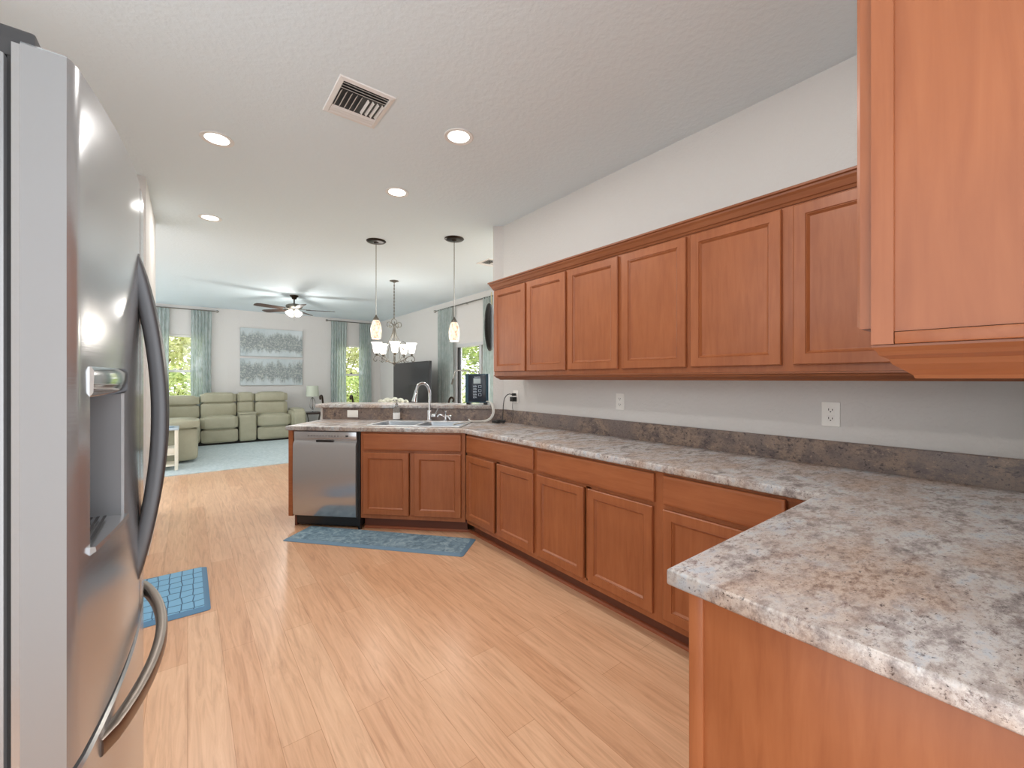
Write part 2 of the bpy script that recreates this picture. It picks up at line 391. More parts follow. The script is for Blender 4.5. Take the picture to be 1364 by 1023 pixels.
# ---------------------------------------------------------------- cabinets
def door_mb(w, h, x=0, z=0, t=.02, flat=False, y=0):
    m = MB()
    if flat: prof = [(0, 0), (0, -t+.005), (.003, -t+.002), (.012, -t)]
    else: prof = [(0, 0), (0, -t+.004), (.004, -t), (.048, -t), (.0495, -t+.004), (.053, -t+.003), (.062, -t+.012), (.064, -t+.0125)]
    m.rings([[(x+i, y+d, z+i), (x+w-i, y+d, z+i), (x+w-i, y+d, z+h-i), (x+i, y+d, z+h-i)] for i, d in prof]); return m
def carcass(par, w, d, z0, z1, name='body', material=None):
    return B(name, material or M['wood'], (0, .02, z0), (w, d, z1), par)
def face_frame(par, w, z0, z1, rails, stiles, material=None):
    m = MB(); m.box((0, 0, z0), (.038, .02, z1)).box((w-.038, 0, z0), (w, .02, z1))
    for a, b in rails: m.box((.038, 0, a), (w-.038, .02, b))
    for a, b, c, d in stiles: m.box((a, 0, c), (b, .02, d))
    return m.build('face_frame', material or M['wood'], par)
# base units along the right wall (front faces -X) : local x -> world -Y
def base_unit(label, origin, rz, w, doors, drawer, depth=.60, top=.874):
    t = thing('base_cabinet', label, 'cabinet', (origin[0], origin[1], 0), rz, 'maple base cabinets')
    carcass(t, w, depth, .11, top)
    if top < .87:
        for lo, hi in (((0, .02, top), (.012, depth, .874)), ((w-.012, .02, top), (w, depth, .874))): B('side_panel', M['wood'], lo, hi, t)
    st = [(w/2-.02, w/2+.02, .14, .70)] if len(doors) == 2 else []
    face_frame(t, w, .11, .874, [(.11, .15), (.69, .725), (.855, .874)], st)
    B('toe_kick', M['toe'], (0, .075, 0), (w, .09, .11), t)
    a, b = drawer; door_mb(b-a, .145, a, .715, flat=True).build('drawer_front', M['woodh'], t)
    for a, b in doors: door_mb(b-a, .545, a, .147).build('door', M['wood'], t)
    return t
FX = 1.882
def run_unit(label, ya, yb, doors, drawer): return base_unit(label, (FX, ya), -PI/2, ya-yb, [(ya-a, ya-b) for a, b in doors], (ya-drawer[0], ya-drawer[1]))
base_unit_corner = run_unit('two door base cabinet in the wall run right beside the sink cabinet corner', 3.055, 2.157, [(3.045, 2.639), (2.599, 2.176)], (3.045, 2.176))
run_unit('two door base cabinet in the middle of the wall run, between two others', 2.157, 1.217, [(2.138, 1.716), (1.68, 1.246)], (2.138, 1.237))
run_unit('single door base cabinet of the wall run, next to the projecting near counter', 1.217, .56, [(1.187, .648)], (1.187, .648))
tag(B('corner_filler', M['wood'], (FX, .50, .11), (FX+.02, .56, .874)), 'narrow wooden corner filler strip between wall run and near counter cabinet', 'filler strip')
# near return cabinet, front faces +Y, open end towards the camera
t = thing('base_cabinet', 'near base cabinet with plain end panel under the projecting counter corner', 'cabinet', (1.86, .485, 0), PI, 'maple base cabinets')
wR = 1.86-.88
B('body', M['wood'], (0, .02, .11), (wR-.006, .60, .874), t)
face_frame(t, wR, .11, .874, [(.11, .15), (.69, .725), (.855, .874)], [(wR/2-.02, wR/2+.02, .14, .70)])
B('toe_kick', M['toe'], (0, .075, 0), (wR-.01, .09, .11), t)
for a, b in ((.03, wR/2-.02), (wR/2+.02, wR-.03)):
    door_mb(b-a, .545, a, .147).build('door', M['wood'], t); door_mb(b-a, .145, a, .715, flat=True).build('drawer_front', M['woodh'], t)
B('end_panel', M['wood'], (wR-.006, .02, .0), (wR+.006, .60, .874), t, .001)
B('end_stile', M['wood'], (wR-.006, -.004, 0), (wR+.012, .028, .874), t, .002)
# sink cabinet and dishwasher in the 45-degree peninsula
S0 = .932
ox, oy = pn(S0, .032)
t = base_unit('two door sink base cabinet of the angled peninsula, right of the dishwasher', (ox, oy), -PI/4, S0+.013, [(S0-.908, S0-.487), (S0-.44, S0-.022)], (S0-.908, S0-.022), top=.70)
# dishwasher
ox, oy = pn(1.565, .012)
dw = thing('dishwasher', 'stainless steel dishwasher built into the left end of the peninsula', 'dishwasher', (ox, oy, 0), -PI/4)
B('tub', M['dark'], (.005, .045, .03), (.625, .60, .868), dw)
m = MB(); Wd = .60
pr = [(.0, .115), (-.012, .13), (-.016, .3), (-.017, .5), (-.014, .745), (-.006, .77), (.006, .785), (.006, .80), (.045, .80), (.045, .115)]
m.rings([[(x, y, z) for y, z in pr] for x in (.005, Wd)]); m.build('door', M['steel'], dw, True)
B('control_panel', M['steel'], (.005, 0, .80), (Wd, .045, .868), dw, .003)
B('pocket_handle', M['dark'], (.22, -.004, .776), (.385, .012, .794), dw, .002)
m = MB()
for i in range(11): m.box((.14+i*.028, -.0015, .828), (.153+i*.028, 0, .832))
m.build('control_marks', M['gasket'], dw)
B('status_light', M['dark'], (.50, -.002, .826), (.522, 0, .838), dw)
B('kick_plate', M['dark'], (.02, .05, .02), (.61, .06, .105), dw)
for x in (.09, .56): MB().lathe([(.006, 0), (.006, .004)], (x, .05, .06), 10, (0, -1, 0)).build('screw', M['nickel'], dw)
m = MB().box((.606, .02, .0), (.626, .05, .868)); m.build('side_strip', M['dark'], dw)
ox, oy = pn(1.612, .012)
ep = thing('cabinet_end_panel', 'narrow wooden end panel left of the dishwasher', 'panel', (ox, oy, 0), -PI/4)
B('panel', M['woodh'], (0, .0, .105), (.04, .62, .874), ep); B('toe_base', M['toe'], (.02, .06, 0), (.04, .6, .105), ep)
# base shoe along the toe kicks
q = [(0, 0), (.012, 0), (.012, .006), (.008, .012), (0, .016)]
tx = FX+.075
c1 = pn(-.0, .107)
path = [(tx, .52), (tx, c1[1]-.017), pn(.93, .107)]
m = MB(); m.sweep([(-o, z) for o, z in [(0, 0), (.016, 0), (.016, .010), (.010, .018), (0, .022)]], path)
tag(m.build('shoe_moulding', M['shoe']), 'dark quarter round moulding on the floor along the cabinet toe kicks', 'moulding')

# ---------------------------------------------------------------- worktop
sk = dict(s0=.04, s1=.925, t0=.085, t1=.60)
outer = [(WX-.001, -.129), (WX-.001, 3.369), pn(1.675, .669), pn(1.635, 0), pn(0, 0), (1.85, .532), (.853, .532), (.853, -.129)]
hole = [pn(sk['s0']+.02, sk['t0']+.02), pn(sk['s0']+.02, sk['t1']-.02), pn(sk['s1']-.02, sk['t1']-.02), pn(sk['s1']-.02, sk['t0']+.02)]
wt = flat_plate('worktop', outer, [hole], .876, .914, .006, M['lam'])
tag(wt, 'speckled granite look laminate worktop running round the kitchen', 'countertop')
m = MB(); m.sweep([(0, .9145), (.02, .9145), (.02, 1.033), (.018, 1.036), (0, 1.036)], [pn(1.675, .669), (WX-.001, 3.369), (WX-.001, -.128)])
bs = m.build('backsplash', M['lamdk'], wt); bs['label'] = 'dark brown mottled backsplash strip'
led = flat_plate('bar_ledge', [pn(-.135, .63), pn(1.745, .63), pn(1.745, .98), pn(-.135, .98)], [], 1.0365, 1.075, .006, M['lam'])
tag(led, 'raised speckled laminate bar ledge on the half wall behind the sink', 'bar ledge')

# sink
S = thing('kitchen_sink', 'double bowl stainless steel sink set in the peninsula worktop', 'sink', pn(sk['s1'], sk['t0'])+(.914,), -PI/4)
sw, sd_ = sk['s1']-sk['s0'], sk['t1']-sk['t0']
bowls = [(.03, .035, .435, .41), (.46, .035, sw-.03, .41)]
flat_plate('rim', rrect(0, 0, sw, sd_, .03), [rrect(*b, .05) for b in bowls], .0005, .009, .003, M['sinksteel'], S)
for b in bowls:
    m = MB(); rs = []
    for ins, z in ((-.003, .006), (.0, .0), (.006, -.02), (.012, -.15), (.03, -.18), (.06, -.185)):
        rs.append([(x, y, z) for x, y in rrect(b[0]+ins, b[1]+ins, b[2]-ins, b[3]-ins, .05)])
    m.rings(rs, cap0=False); o = m.build('bowl', M['bowl'], S, True)
    m = MB(); m.lathe([(.04, -.184), (.04, -.181), (.03, -.181), (.025, -.183)], ((b[0]+b[2])/2, (b[1]+b[3])/2, 0), 16); m.build('drain', M['chrome'], o, True)
# faucet
def atp(s, t, z): return pn(s, t)+(z,)
F = thing('kitchen_faucet', 'tall chrome pull down gooseneck faucet behind the sink', 'faucet', atp(.478, .555, .923), -PI/4)
MB().lathe([(.032, 0), (.032, .006), (.024, .014), (.021, .05), (.021, .10), (.017, .106)]).build('base', M['chrome'], F, True)
MB().tube([(0, 0, .10), (0, 0, .24), (-.002, -.005, .30), (-.022, -.03, .355), (-.055, -.07, .372), (-.082, -.105, .35), (-.092, -.12, .30)], .0135, 12, 6).build('spout', M['chrome'], F, True)
MB().tube([(-.092, -.119, .305), (-.101, -.135, .235), (-.106, -.142, .195)], [.015, .027], 14, 3).build('spray_head', M['chrome'], F, True)
m = MB(); m.lathe([(.016, 0), (.018, .01), (.016, .045)], (.018, 0, .055), 14, (1, 0, 0)); m.tube([(.055, 0, .06), (.075, -.005, .09), (.095, -.01, .125)], [.009, .005], 8, 4); m.build('lever', M['chrome'], F, True)
T = thing('filter_tap', 'small chrome filter tap with levers, right of the faucet', 'faucet', atp(.315, .56, .923), -PI/4)
MB().lathe([(.026, 0), (.026, .008), (.015, .016), (.013, .055), (.008, .06), (.007, .085), (.01, .09), (.003, .096)]).build('body', M['chrome'], T, True)
MB().tube([(0, 0, .035), (-.03, -.01, .055), (-.06, -.02, .062), (-.075, -.03, .04)], .007, 8, 4).build('spout', M['chrome'], T, True)
for s_ in (1, -1): MB().tube([(0, 0, .045), (.03, .015*s_, .045), (.055, .02*s_, .03+.015*s_)], [.011, .013], 10, 3).build('lever', M['chrome'], T, True)
# soap bottle
D = thing('soap_dispenser', 'clear glass soap bottle with pump and white label behind the sink', 'soap bottle', atp(.83, .575, .923), -PI/4)
MB().lathe([(.03, 0), (.034, .004), (.034, .105), (.028, .125), (.014, .14), (.014, .15)], n=20).build('bottle', M['bglass'], D, True)
MB().lathe([(.0345, .012), (.035, .013), (.035, .072), (.0345, .073)], n=20, cap=False).build('label', M['label'], D, True)
m = MB(); m.lathe([(.016, .15), (.016, .165), (.006, .168), (.005, .195), (.011, .197), (.011, .206)]); m.tube([(0, 0, .20), (-.02, -.01, .203), (-.034, -.016, .195)], .005, 8, 3); m.build('pump', M['nickel'], D, True)
# wall plates
def wall_plate(name, label, loc, rz, horiz=False, outlets=True, w=.075, h=.118):
    t = thing(name, label, 'wall plate' if not outlets else 'outlet', loc, rz)
    if horiz: w, h = h, w
    B('plate', M['plastic'], (-w/2, -.006, -h/2), (w/2, 0, h/2), t, .002)
    if outlets:
        for z in (-.021, .021):
            r = MB(); r.box((-.017, -.0085, z-.0145), (.017, -.006, z+.0145), .001); o = r.build('receptacle', M['plastic'], t)
            m = MB(); m.box((-.009, -.0095, z-.003), (-.006, -.0084, z+.007)).box((.006, -.0095, z-.003), (.009, -.0084, z+.005)); m.lathe([(.003, 0), (.003, .001)], (0, -.0085, z-.009), 8, (0, -1, 0)); m.build('slots', M['slot'], o)
    return t
wall_plate('power_outlet', 'white double outlet on the wall nearest the camera, above the dark backsplash', (WX, .668, 1.166), -PI/2)
wall_plate('power_outlet', 'white double outlet halfway along the wall above the counter, nothing plugged in', (WX, 1.935, 1.173), -PI/2)
wall_plate('power_outlet', 'white outlet by the corner with black plugs in it', (WX, 3.165, 1.168), -PI/2)
wall_plate('blank_wall_plate', 'blank white plate set sideways in the peninsula backsplash', pn(1.337, .648)+(.975,), -PI/4, True, False)
# plugs and cords
pl = thing('coiled_cable', 'black cord plugged into the corner outlet and coiled on the counter', 'cord', (WX-.009, 3.165, 1.189), -PI/2)
B('plug', M['black'], (-.013, -.035, -.012), (.013, -.001, .012), pl, .003)
coil = []
for k in range(40):
    a = k*.55; r_ = .045+.012*math.sin(k*1.7); coil.append((-.02+r_*math.cos(a), -.16+.6*r_*math.sin(a), -.262+.022*abs(math.sin(k*.9))))
MB().tube([(0, -.03, 0), (-.03, -.07, .0), (-.05, -.10, -.06), (-.04, -.12, -.2), (-.02, -.14, -.26)]+coil, .004, 6, 3).build('cable', M['black'], pl, True)
B('power_brick', M['black'], (-.17, -.16, -.2745), (-.08, -.12, -.25), pl, .004)
ad = thing('wall_adapter', 'small black wall adapter with a thin wire in the corner outlet', 'adapter', (WX-.009, 3.165, 1.147), -PI/2)
B('adapter_body', M['black'], (-.03, -.045, -.024), (.022, -.001, .018), ad, .003)
MB().tube([(0, -.03, -.024), (0, -.035, -.08), (.01, -.03, -.15), (.0, -.05, -.231)], .0018, 6, 5).build('wire', M['gasket'], ad, True)

# ---------------------------------------------------------------- wall cabinets
UX, UB, UT = 2.17, 1.372, 2.135
def upper(label, ya, yb, doors, z1=2.118):
    t = thing('wall_cabinet', label, 'cabinet', (UX, ya, 0), -PI/2, 'maple wall cabinets'); w_ = ya-yb
    carcass(t, w_, .328, UB, UT)
    face_frame(t, w_, UB, UT, [(UB, UB+.045), (UT-.045, UT)], [(w_/2-.016, w_/2+.016, UB+.045, UT-.045)] if len(doors) == 2 else [])
    for a, b in doors: door_mb(a-b, z1-1.403, ya-a, 1.403).build('door', M['wood'], t)
    return t
upper('far end wall cabinet of the row, two doors, beside the round plate', 3.06, 2.143, [(3.043, 2.615), (2.588, 2.157)])
upper('second wall cabinet from the far end, two doors', 2.143, 1.217, [(2.130, 1.69), (1.658, 1.23)])
upper('wall cabinet with one wide door in the middle of the row', 1.217, .742, [(1.204, .764)])
upper('last wall cabinet of the row, partly hidden behind the near cabinet', .742, .17, [(.716, .27)])
crown = [(0, 2.128), (.006, 2.128), (.012, 2.14), (.016, 2.142), (.026, 2.165), (.034, 2.176), (.036, 2.184), (.044, 2.188), (.044, 2.198), (0, 2.198)]
m = MB(); m.sweep([(-o, z) for o, z in crown], [(UX, .168), (UX, 3.061), (WX-.002, 3.061)]); 
tag(m.build('crown_moulding', M['wooddk']), 'stepped wooden crown moulding on top of the wall cabinet row', 'moulding')
lr = [(0, UB-.001), (.004, UB-.001), (.004, UB-.008), (-.004, UB-.012), (-.008, UB-.02), (-.02, UB-.028), (-.03, UB-.034), (-.036, UB-.041), (-.055, UB-.041), (-.055, UB-.001)]
m = MB(); m.sweep([(-o, z) for o, z in lr], [(UX, -.125), (UX, 3.061), (WX-.002, 3.061)]);
tag(m.build('light_rail', M['wooddk']), 'cove shaped wooden light rail under the wall cabinet row', 'moulding')
# near cabinet on the back wall: front faces +Y, end panel faces the camera side
NB, NT = 1.384, 2.14; NX0, NX1 = .707, 1.55; NF = .145
t = thing('wall_cabinet', 'near wall cabinet with plain end panel filling the top right corner', 'cabinet', (NX1, NF, 0), PI, 'maple wall cabinets'); wN = NX1-NX0
B('body', M['wood'], (0, .02, NB), (wN-.006, .272, NT), t)
face_frame(t, wN, NB, NT, [(NB, NB+.045), (NT-.045, NT)], [(wN/2-.016, wN/2+.016, NB+.045, NT-.045)])
for a, b in ((.02, wN/2-.012), (wN/2+.012, wN-.008)): door_mb(b-a, .715, a, 1.4065, t=.018).build('door', M['wood'], t)
m = MB()   # end panel: stile and rail slightly proud of the panel
m.box((wN-.006, 0, NB), (wN+.004, .022, NT)).box((wN-.006, .022, NT-.02), (wN+.003, .272, NT)).box((wN-.006, .022, NB+.016), (wN, .272, NT-.02))
m.build('end_panel', M['wood'], t)
B('end_rail', M['woodh'], (wN-.006, .0225, NB), (wN+.004, .272, NB+.015), t, .0015)
lr2 = [(o, (z-UB)*1.15+NB) for o, z in [(0, UB-.0005), (.0, UB-.003), (-.004, UB-.008), (-.006, UB-.012), (-.014, UB-.016), (-.017, UB-.022), (-.026, UB-.028), (-.034, UB-.034), (-.036, UB-.038), (-.05, UB-.038), (-.05, UB-.0005)]]
m = MB(); m.sweep([(-o, z) for o, z in lr2], [(0, .0), (wN, .0), (wN, .272)][::-1]); 
m.build('light_rail', M['wooddk'], t)
m = MB(); m.sweep([(-o, z) for o, z in [(o, z+.006) for o, z in crown]], [(0, 0), (wN, 0), (wN, .272)][::-1]); m.build('crown', M['woodh'], t)
t2 = thing('wall_cabinet', 'corner wall cabinet behind the near cabinet', 'cabinet', (UX, NF, 0), PI, 'maple wall cabinets'); wC = UX-NX1-.001
B('body', M['wood'], (0, .02, NB), (wC, .272, NT), t2); face_frame(t2, wC, NB, NT, [(NB, NB+.045), (NT-.045, NT)], [])
door_mb(wC-.06, .715, .03, 1.4065).build('door', M['wood'], t2)

# ---------------------------------------------------------------- refrigerator
FYc, FHW = 1.275, .455
def fx(y): return -.125+.040*(1-((y-FYc)/FHW)**2)
R_ = thing('refrigerator', 'large stainless steel french door refrigerator at the left edge', 'refrigerator', (-.5, FYc, 0))
def rel(x, y, z): return (x+.5, y-FYc, z)
def fdoor(name, ya, yb, z0, z1, holes=None):
    ys = [ya+(yb-ya)*i/16 for i in range(17)]; e = .006
    def outline(o):
        pts = []
        for i, y in enumerate(ys):
            x = fx(y)
            if i == 0: pts += [(-.172, y+o), (x-.014, y+o), (x-.005, y+o), (x-.001-o, y+.004+o)]
            elif i == 16: pts += [(x-.001-o, y-.004-o), (x-.005, y-o), (x-.014, y-o), (-.172, y-o)]
            else: pts.append((x-o, y))
        return pts
    m = MB(); m.rings([[rel(x, y, z) for x, y in outline(o)] for o, z in ((.004, z0), (0, z0+.004), (0, z1-.004), (.004, z1))])
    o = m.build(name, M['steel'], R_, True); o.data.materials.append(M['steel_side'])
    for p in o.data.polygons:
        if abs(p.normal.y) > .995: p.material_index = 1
    return o
dz0, dz1, dy0, dy1 = 1.085, 1.357, .880, 1.062
fd = fdoor('door', FYc-FHW, FYc-.002, .80, 1.78)
# cut the dispenser niche into the near door
cut = MB().box(rel(-.166, dy0, dz0), rel(0, dy1, dz1)).build('cutter', M['steel'], R_)
md = fd.modifiers.new('niche', 'BOOLEAN'); md.object = cut; md.operation = 'DIFFERENCE'; md.solver = 'EXACT'
bpy.context.view_layer.update(); dg = bpy.context.evaluated_depsgraph_get()
me = bpy.data.meshes.new_from_object(fd.evaluated_get(dg)); fd.modifiers.clear(); fd.data = me; bpy.data.objects.remove(cut)
for p in me.polygons: p.use_smooth = True
try: me.set_sharp_from_angle(angle=math.radians(38))
except Exception: pass
fdoor('door', FYc+.002, FYc+FHW, .80, 1.78)
fdoor('freezer_drawer', FYc-FHW, FYc+FHW, .06, .785)
B('cabinet', M['steel_side'], rel(-.93, FYc-FHW+.002, .03), rel(-.1855, FYc+FHW-.006, 1.76), R_, .004)
B('door_gasket', M['gasket'], rel(-.1855, FYc-FHW+.012, .07), rel(-.180, FYc+FHW-.01, 1.77), R_)
B('door_liner', M['steel'], rel(-.180, FYc-FHW+.002, .07), rel(-.172, FYc+FHW-.002, 1.775), R_)
B('base_grille', M['gasket'], rel(-.88, FYc-FHW+.02, 0), rel(-.2, FYc+FHW-.02, .06), R_)
B('hinge_cover', M['gasket'], rel(-.30, FYc-FHW+.01, 1.76), rel(-.16, FYc-FHW+.07, 1.80), R_, .004); B('hinge_cover', M['gasket'], rel(-.30, FYc+FHW-.07, 1.76), rel(-.16, FYc+FHW-.01, 1.80), R_, .004)
# dispenser parts
dp = MB()
dp.box(rel(-.165, dy0+.001, dz0), rel(-.163, dy1-.001, dz1-.001)).box(rel(-.163, dy0+.0005, dz0), rel(fx(dy0)-.004, dy0+.002, dz1-.001)).box(rel(-.163, dy1-.002, dz0), rel(fx(dy1)-.004, dy1-.0005, dz1-.001))
dpo = dp.build('dispenser_niche', M['recess'], R_)
m = MB(); pts = []
for z, o in ((dz1+.002, -.02), (dz1+.001, .002), (dz1-.006, .005), (dz1-.038, .004), (dz1-.044, .000), (dz1-.045, -.03)):
    pts.append([rel(-.16, dy0-.002, z)]+[rel(fx(y)+o, y, z) for y in [dy0-.002+(dy1-dy0+.004)*k/6 for k in range(7)]]+[rel(-.16, dy1+.002, z)])
m.rings(pts); m.build('dispenser_hood', M['chrome'], dpo, True)
B('dispenser_paddle', M['recess'], rel(-.15, .96, 1.19), rel(-.142, 1.02, 1.30), dpo, .002)
m = MB(); m.rings([[rel(-.163, y, dz0+.001), rel(-.163, y, dz0+.006), rel(fx(y)+.006, y, dz0+.003), rel(fx(y)+.007, y, dz0-.004), rel(fx(y)-.004, y, dz0-.012), rel(fx(y)-.006, y, dz0-.001)] for y in [dy0-.001+(dy1-dy0+.002)*k/6 for k in range(7)]])
m.build('drip_tray', M['steel'], dpo)
m = MB()
for k in range(5): m.box(rel(-.155+k*.009, dy0+.02, dz0+.0085), rel(-.151+k*.009, dy1-.02, dz0+.0095))
m.build('tray_grille', M['gasket'], dpo)
# bowed handles
def bow(name, P, wdt, th, wdir, material, par=R_):
    m = MB(); rs = []
    for i, p in enumerate(P):
        d = (Vector(P[min(i+1, len(P)-1)])-Vector(P[max(i-1, 0)])).normalized(); wv = Vector(wdir); nv = wv.cross(d).normalized()
        ring = []
        for k in range(12):
            a = 2*PI*(k+.5)/12; ca, sa = math.cos(a), math.sin(a)
            ring.append(Vector(p)+wv*wdt/2*math.copysign(abs(ca)**.5, ca)+nv*th/2*math.copysign(abs(sa)**.5, sa))
        rs.append(ring)
    m.rings(rs); return m.build(name, material, par, True)
for yc in (1.237, 1.313):
    P = []
    for i in range(25):
        t_ = i/24; z = .905+(1.61-.905)*t_; P.append(rel(-.098+.048*math.sin(PI*t_)**.85, yc, z))
    bow('door_handle', P, .036, .030, (0, 1, 0), M['handle'])
P = []
for i in range(25):
    t_ = i/24; y = .93+(1.60-.93)*t_; P.append(rel(-.115+.067*math.sin(PI*t_)**.7, y, .752))
bow('freezer_handle', P, .030, .022, (0, 0, 1), M['handle_floor_tint'])

# ---------------------------------------------------------------- ceiling fixtures
names = [('recessed ceiling light at the upper left, above the refrigerator', 0), ('recessed ceiling light nearest the wall cabinets, right of the vent', 1), ('recessed ceiling light just before the pendants, seen right of centre', 2), ('farthest and thinnest recessed ceiling light, at the left', 3)]
for lab, i in names:
    x, y = DOWNLIGHTS[i]; t = thing('recessed_light', lab, 'ceiling light', (x, y, CEIL), 0, 'recessed kitchen lights')
    MB().lathe([(.070, 0), (.092, 0), (.093, -.004), (.088, -.007), (.070, -.004)], n=40, cap=False).build('trim_ring', M['white'], t, True)
    MB().lathe([(.072, -.003), (.060, -.001), (.058, -.0005), (.001, -.0005)], n=32, cap=False).build('reflector', M['plastic'], t, True)
    MB().lathe([(.001, -.0045), (.040, -.004), (.068, -.002), (.069, -.001)], n=40).build('lens', M['bulb'], t, True)
    m = MB(); m.tube([(.048*math.cos(k*PI/12), .048*math.sin(k*PI/12), -.0045) for k in range(25)], .0012, 5); m.build('lens_ring', M['nickel'], t, True)
def vent(label, x0, y0, x1, y1, nslat, z=CEIL):
    t = thing('ceiling_vent', label, 'air vent', ((x0+x1)/2, (y0+y1)/2, z)); w_, h_ = (x1-x0)/2, (y1-y0)/2; f = .028
    m = MB(); m.rings([[(sx*(w_-i), sy*(h_-i), zz) for sx, sy in ((-1, -1), (1, -1), (1, 1), (-1, 1))] for i, zz in ((0, 0), (.003, -.006), (f-.004, -.010), (f, -.006), (f, 0))], False, False); m.build('frame', M['white'], t)
    B('duct_backing', M['dark'], (-w_+f, -h_+f, -.002), (w_-f, h_-f, -.0005), t)
    ix, iy = w_-f, h_-f
    for k in range(nslat):                       # long front and back blades
        for sgn in (-1, 1):
            y = sgn*(iy-.018-k*.022); s_ = MB(); s_.rings([[(x, y, -.001), (x, y+.003, -.001), (x, y+.003+sgn*.012, -.012), (x, y+sgn*.012, -.012)] for x in (-ix, ix)]); s_.build('blade', M['white'], t)
    n = max(6, int(2*ix/.026)); ih = iy-.012-nslat*.022
    for k in range(n):
        x = -ix+.013+k*(2*ix-.026)/(n-1); sg = -1 if k < n/2 else 1
        s_ = MB(); s_.rings([[(x, y, -.001), (x+.002, y, -.001), (x+.002+sg*.009, y, -.013), (x+sg*.009, y, -.013)] for y in (-ih, ih)]); s_.build('fin', M['white'], t)
vent('large white ceiling air vent at the top of the picture', .605, 2.19, .900, 2.54, 3)
vent('small white ceiling vent far back beside the kitchen wall corner', 3.02, 4.38, 3.30, 4.68, 2)
# pendants
def pendant(label, x, y, zb):
    t = thing('pendant_light', label, 'pendant lamp', (x, y, CEIL), 0, 'pendants over the bar')
    MB().lathe([(.001, -.028), (.02, -.027), (.03, -.018), (.07, -.016), (.098, -.012), (.107, -.004), (.105, 0)], n=36).build('canopy', M['bronze'], t, True)
    zs = zb-CEIL
    MB().tube([(0, 0, -.026), (0, 0, zs+.255)], .0045, 8).build('rod', M['nickel'], t, True)
    MB().lathe([(.007, zs+.265), (.012, zs+.25), (.022, zs+.235), (.034, zs+.215), (.034, zs+.205), (.001, zs+.205)][::-1], n=20).build('socket_cap', M['iron'], t, True)
    MB().lathe([(.030, zs+.206), (.042, zs+.185), (.056, zs+.135), (.060, zs+.09), (.056, zs+.03), (.047, zs), (.044, zs), (.053, zs+.03), (.057, zs+.09), (.053, zs+.135), (.038, zs+.185)], n=28, cap=False).build('glass_shade', M['pend'], t, True)
    lamp('pendant_lamp', (x, y, zb-.02), 5, .04, (1, .9, .78), 'POINT')
pendant('left bronze pendant lamp with mottled glass shade over the bar', 1.655, 4.603, 1.785)
pendant('right bronze pendant lamp with mottled glass shade over the bar, near the curtain', 2.303, 4.006, 1.75)
# chandelier
ch = thing('chandelier', 'scrolled metal chandelier with upturned white glass shades over the dining table', 'chandelier', (2.55, 6.3, CEIL))
MB().lathe([(.001, -.03), (.02, -.028), (.04, -.015), (.068, -.008), (.07, 0)], n=24).build('canopy', M['iron'], ch, True)
m = MB(); m.tube([(0, 0, -.03), (0, 0, -.60)], .006, 8)
for k in range(22): m.tube([(.010*math.cos(a)*(k % 2), .010*math.cos(a)*(1-k % 2), -.05-.025*k+.016*math.sin(a)) for a in [j*PI/4 for j in range(9)]], .002, 5)
m.build('chain', M['iron'], ch, True)
zb = 1.53-CEIL
m = MB(); m.lathe([(.002, zb), (.012, zb+.012), (.008, zb+.025), (.03, zb+.045), (.034, zb+.06), (.015, zb+.08), (.010, zb+.3), (.012, zb+.58), (.02, zb+.60), (.012, zb+.63), (.006, zb+.66)], n=16)
m.tube([(.045*math.cos(a), 0, zb+.70+.045*math.sin(a)) for a in [j*PI/8 for j in range(17)]], .005, 6); m.build('stem', M['iron'], ch, True)
for k in range(5):
    a = -YAW-math.radians(k*72); ca, sa = math.cos(a), math.sin(a)
    P2 = lambda pts: [(r*ca, r*sa, zb+z) for r, z in pts]
    m = MB(); m.tube(P2([(.02, .05), (.08, .07), (.16, .11), (.22, .155), (.27, .165), (.31, .14), (.32, .10), (.295, .075), (.27, .09), (.275, .11)]), .0065, 7, 4)
    m.tube(P2([(.20, .14), (.18, .10), (.205, .075), (.23, .09)]), .0045, 6, 4)
    m.tube(P2([(.012, .62), (.03, .66), (.075, .69), (.11, .67), (.105, .62), (.07, .615), (.065, .645)]), .006, 7, 4)
    m.tube(P2([(.012, .60), (.035, .50), (.09, .38), (.135, .28), (.15, .20), (.145, .13)]), .005, 7, 4)
    arm = m.build('arm', M['iron'], ch, True)
    m = MB(); m.lathe([(.004, 0), (.012, .005), (.022, .02), (.03, .03), (.02, .036)], P2([(.275, .165)])[0], 14); m.build('cup', M['iron'], arm, True)
    m = MB(); m.lathe([(.03, 0), (.045, .02), (.055, .08), (.062, .13), (.083, .165), (.08, .165), (.058, .13), (.05, .08), (.04, .02)], P2([(.275, .20)])[0], 24, cap=False); m.build('shade', M['opal'], ch, True)
m = MB(); m.tube([(.12, -.04, zb+.40), (.16, -.05, zb+.37), (.16, -.05, zb+.30), (.12, -.04, zb+.28), (.09, -.03, zb+.31), (.12, -.04, zb+.34)], .005, 6, 5); m.tube([(.12, -.04, zb+.28), (.17, -.05, zb+.25), (.16, -.05, zb+.2), (.11, -.04, zb+.19)], .005, 6, 5); m.build('scroll_ornament', M['iron'], ch, True)
lamp('chandelier_lamp', (2.55, 6.3, 1.97), 12, .25, (1, .95, .88), 'POINT')
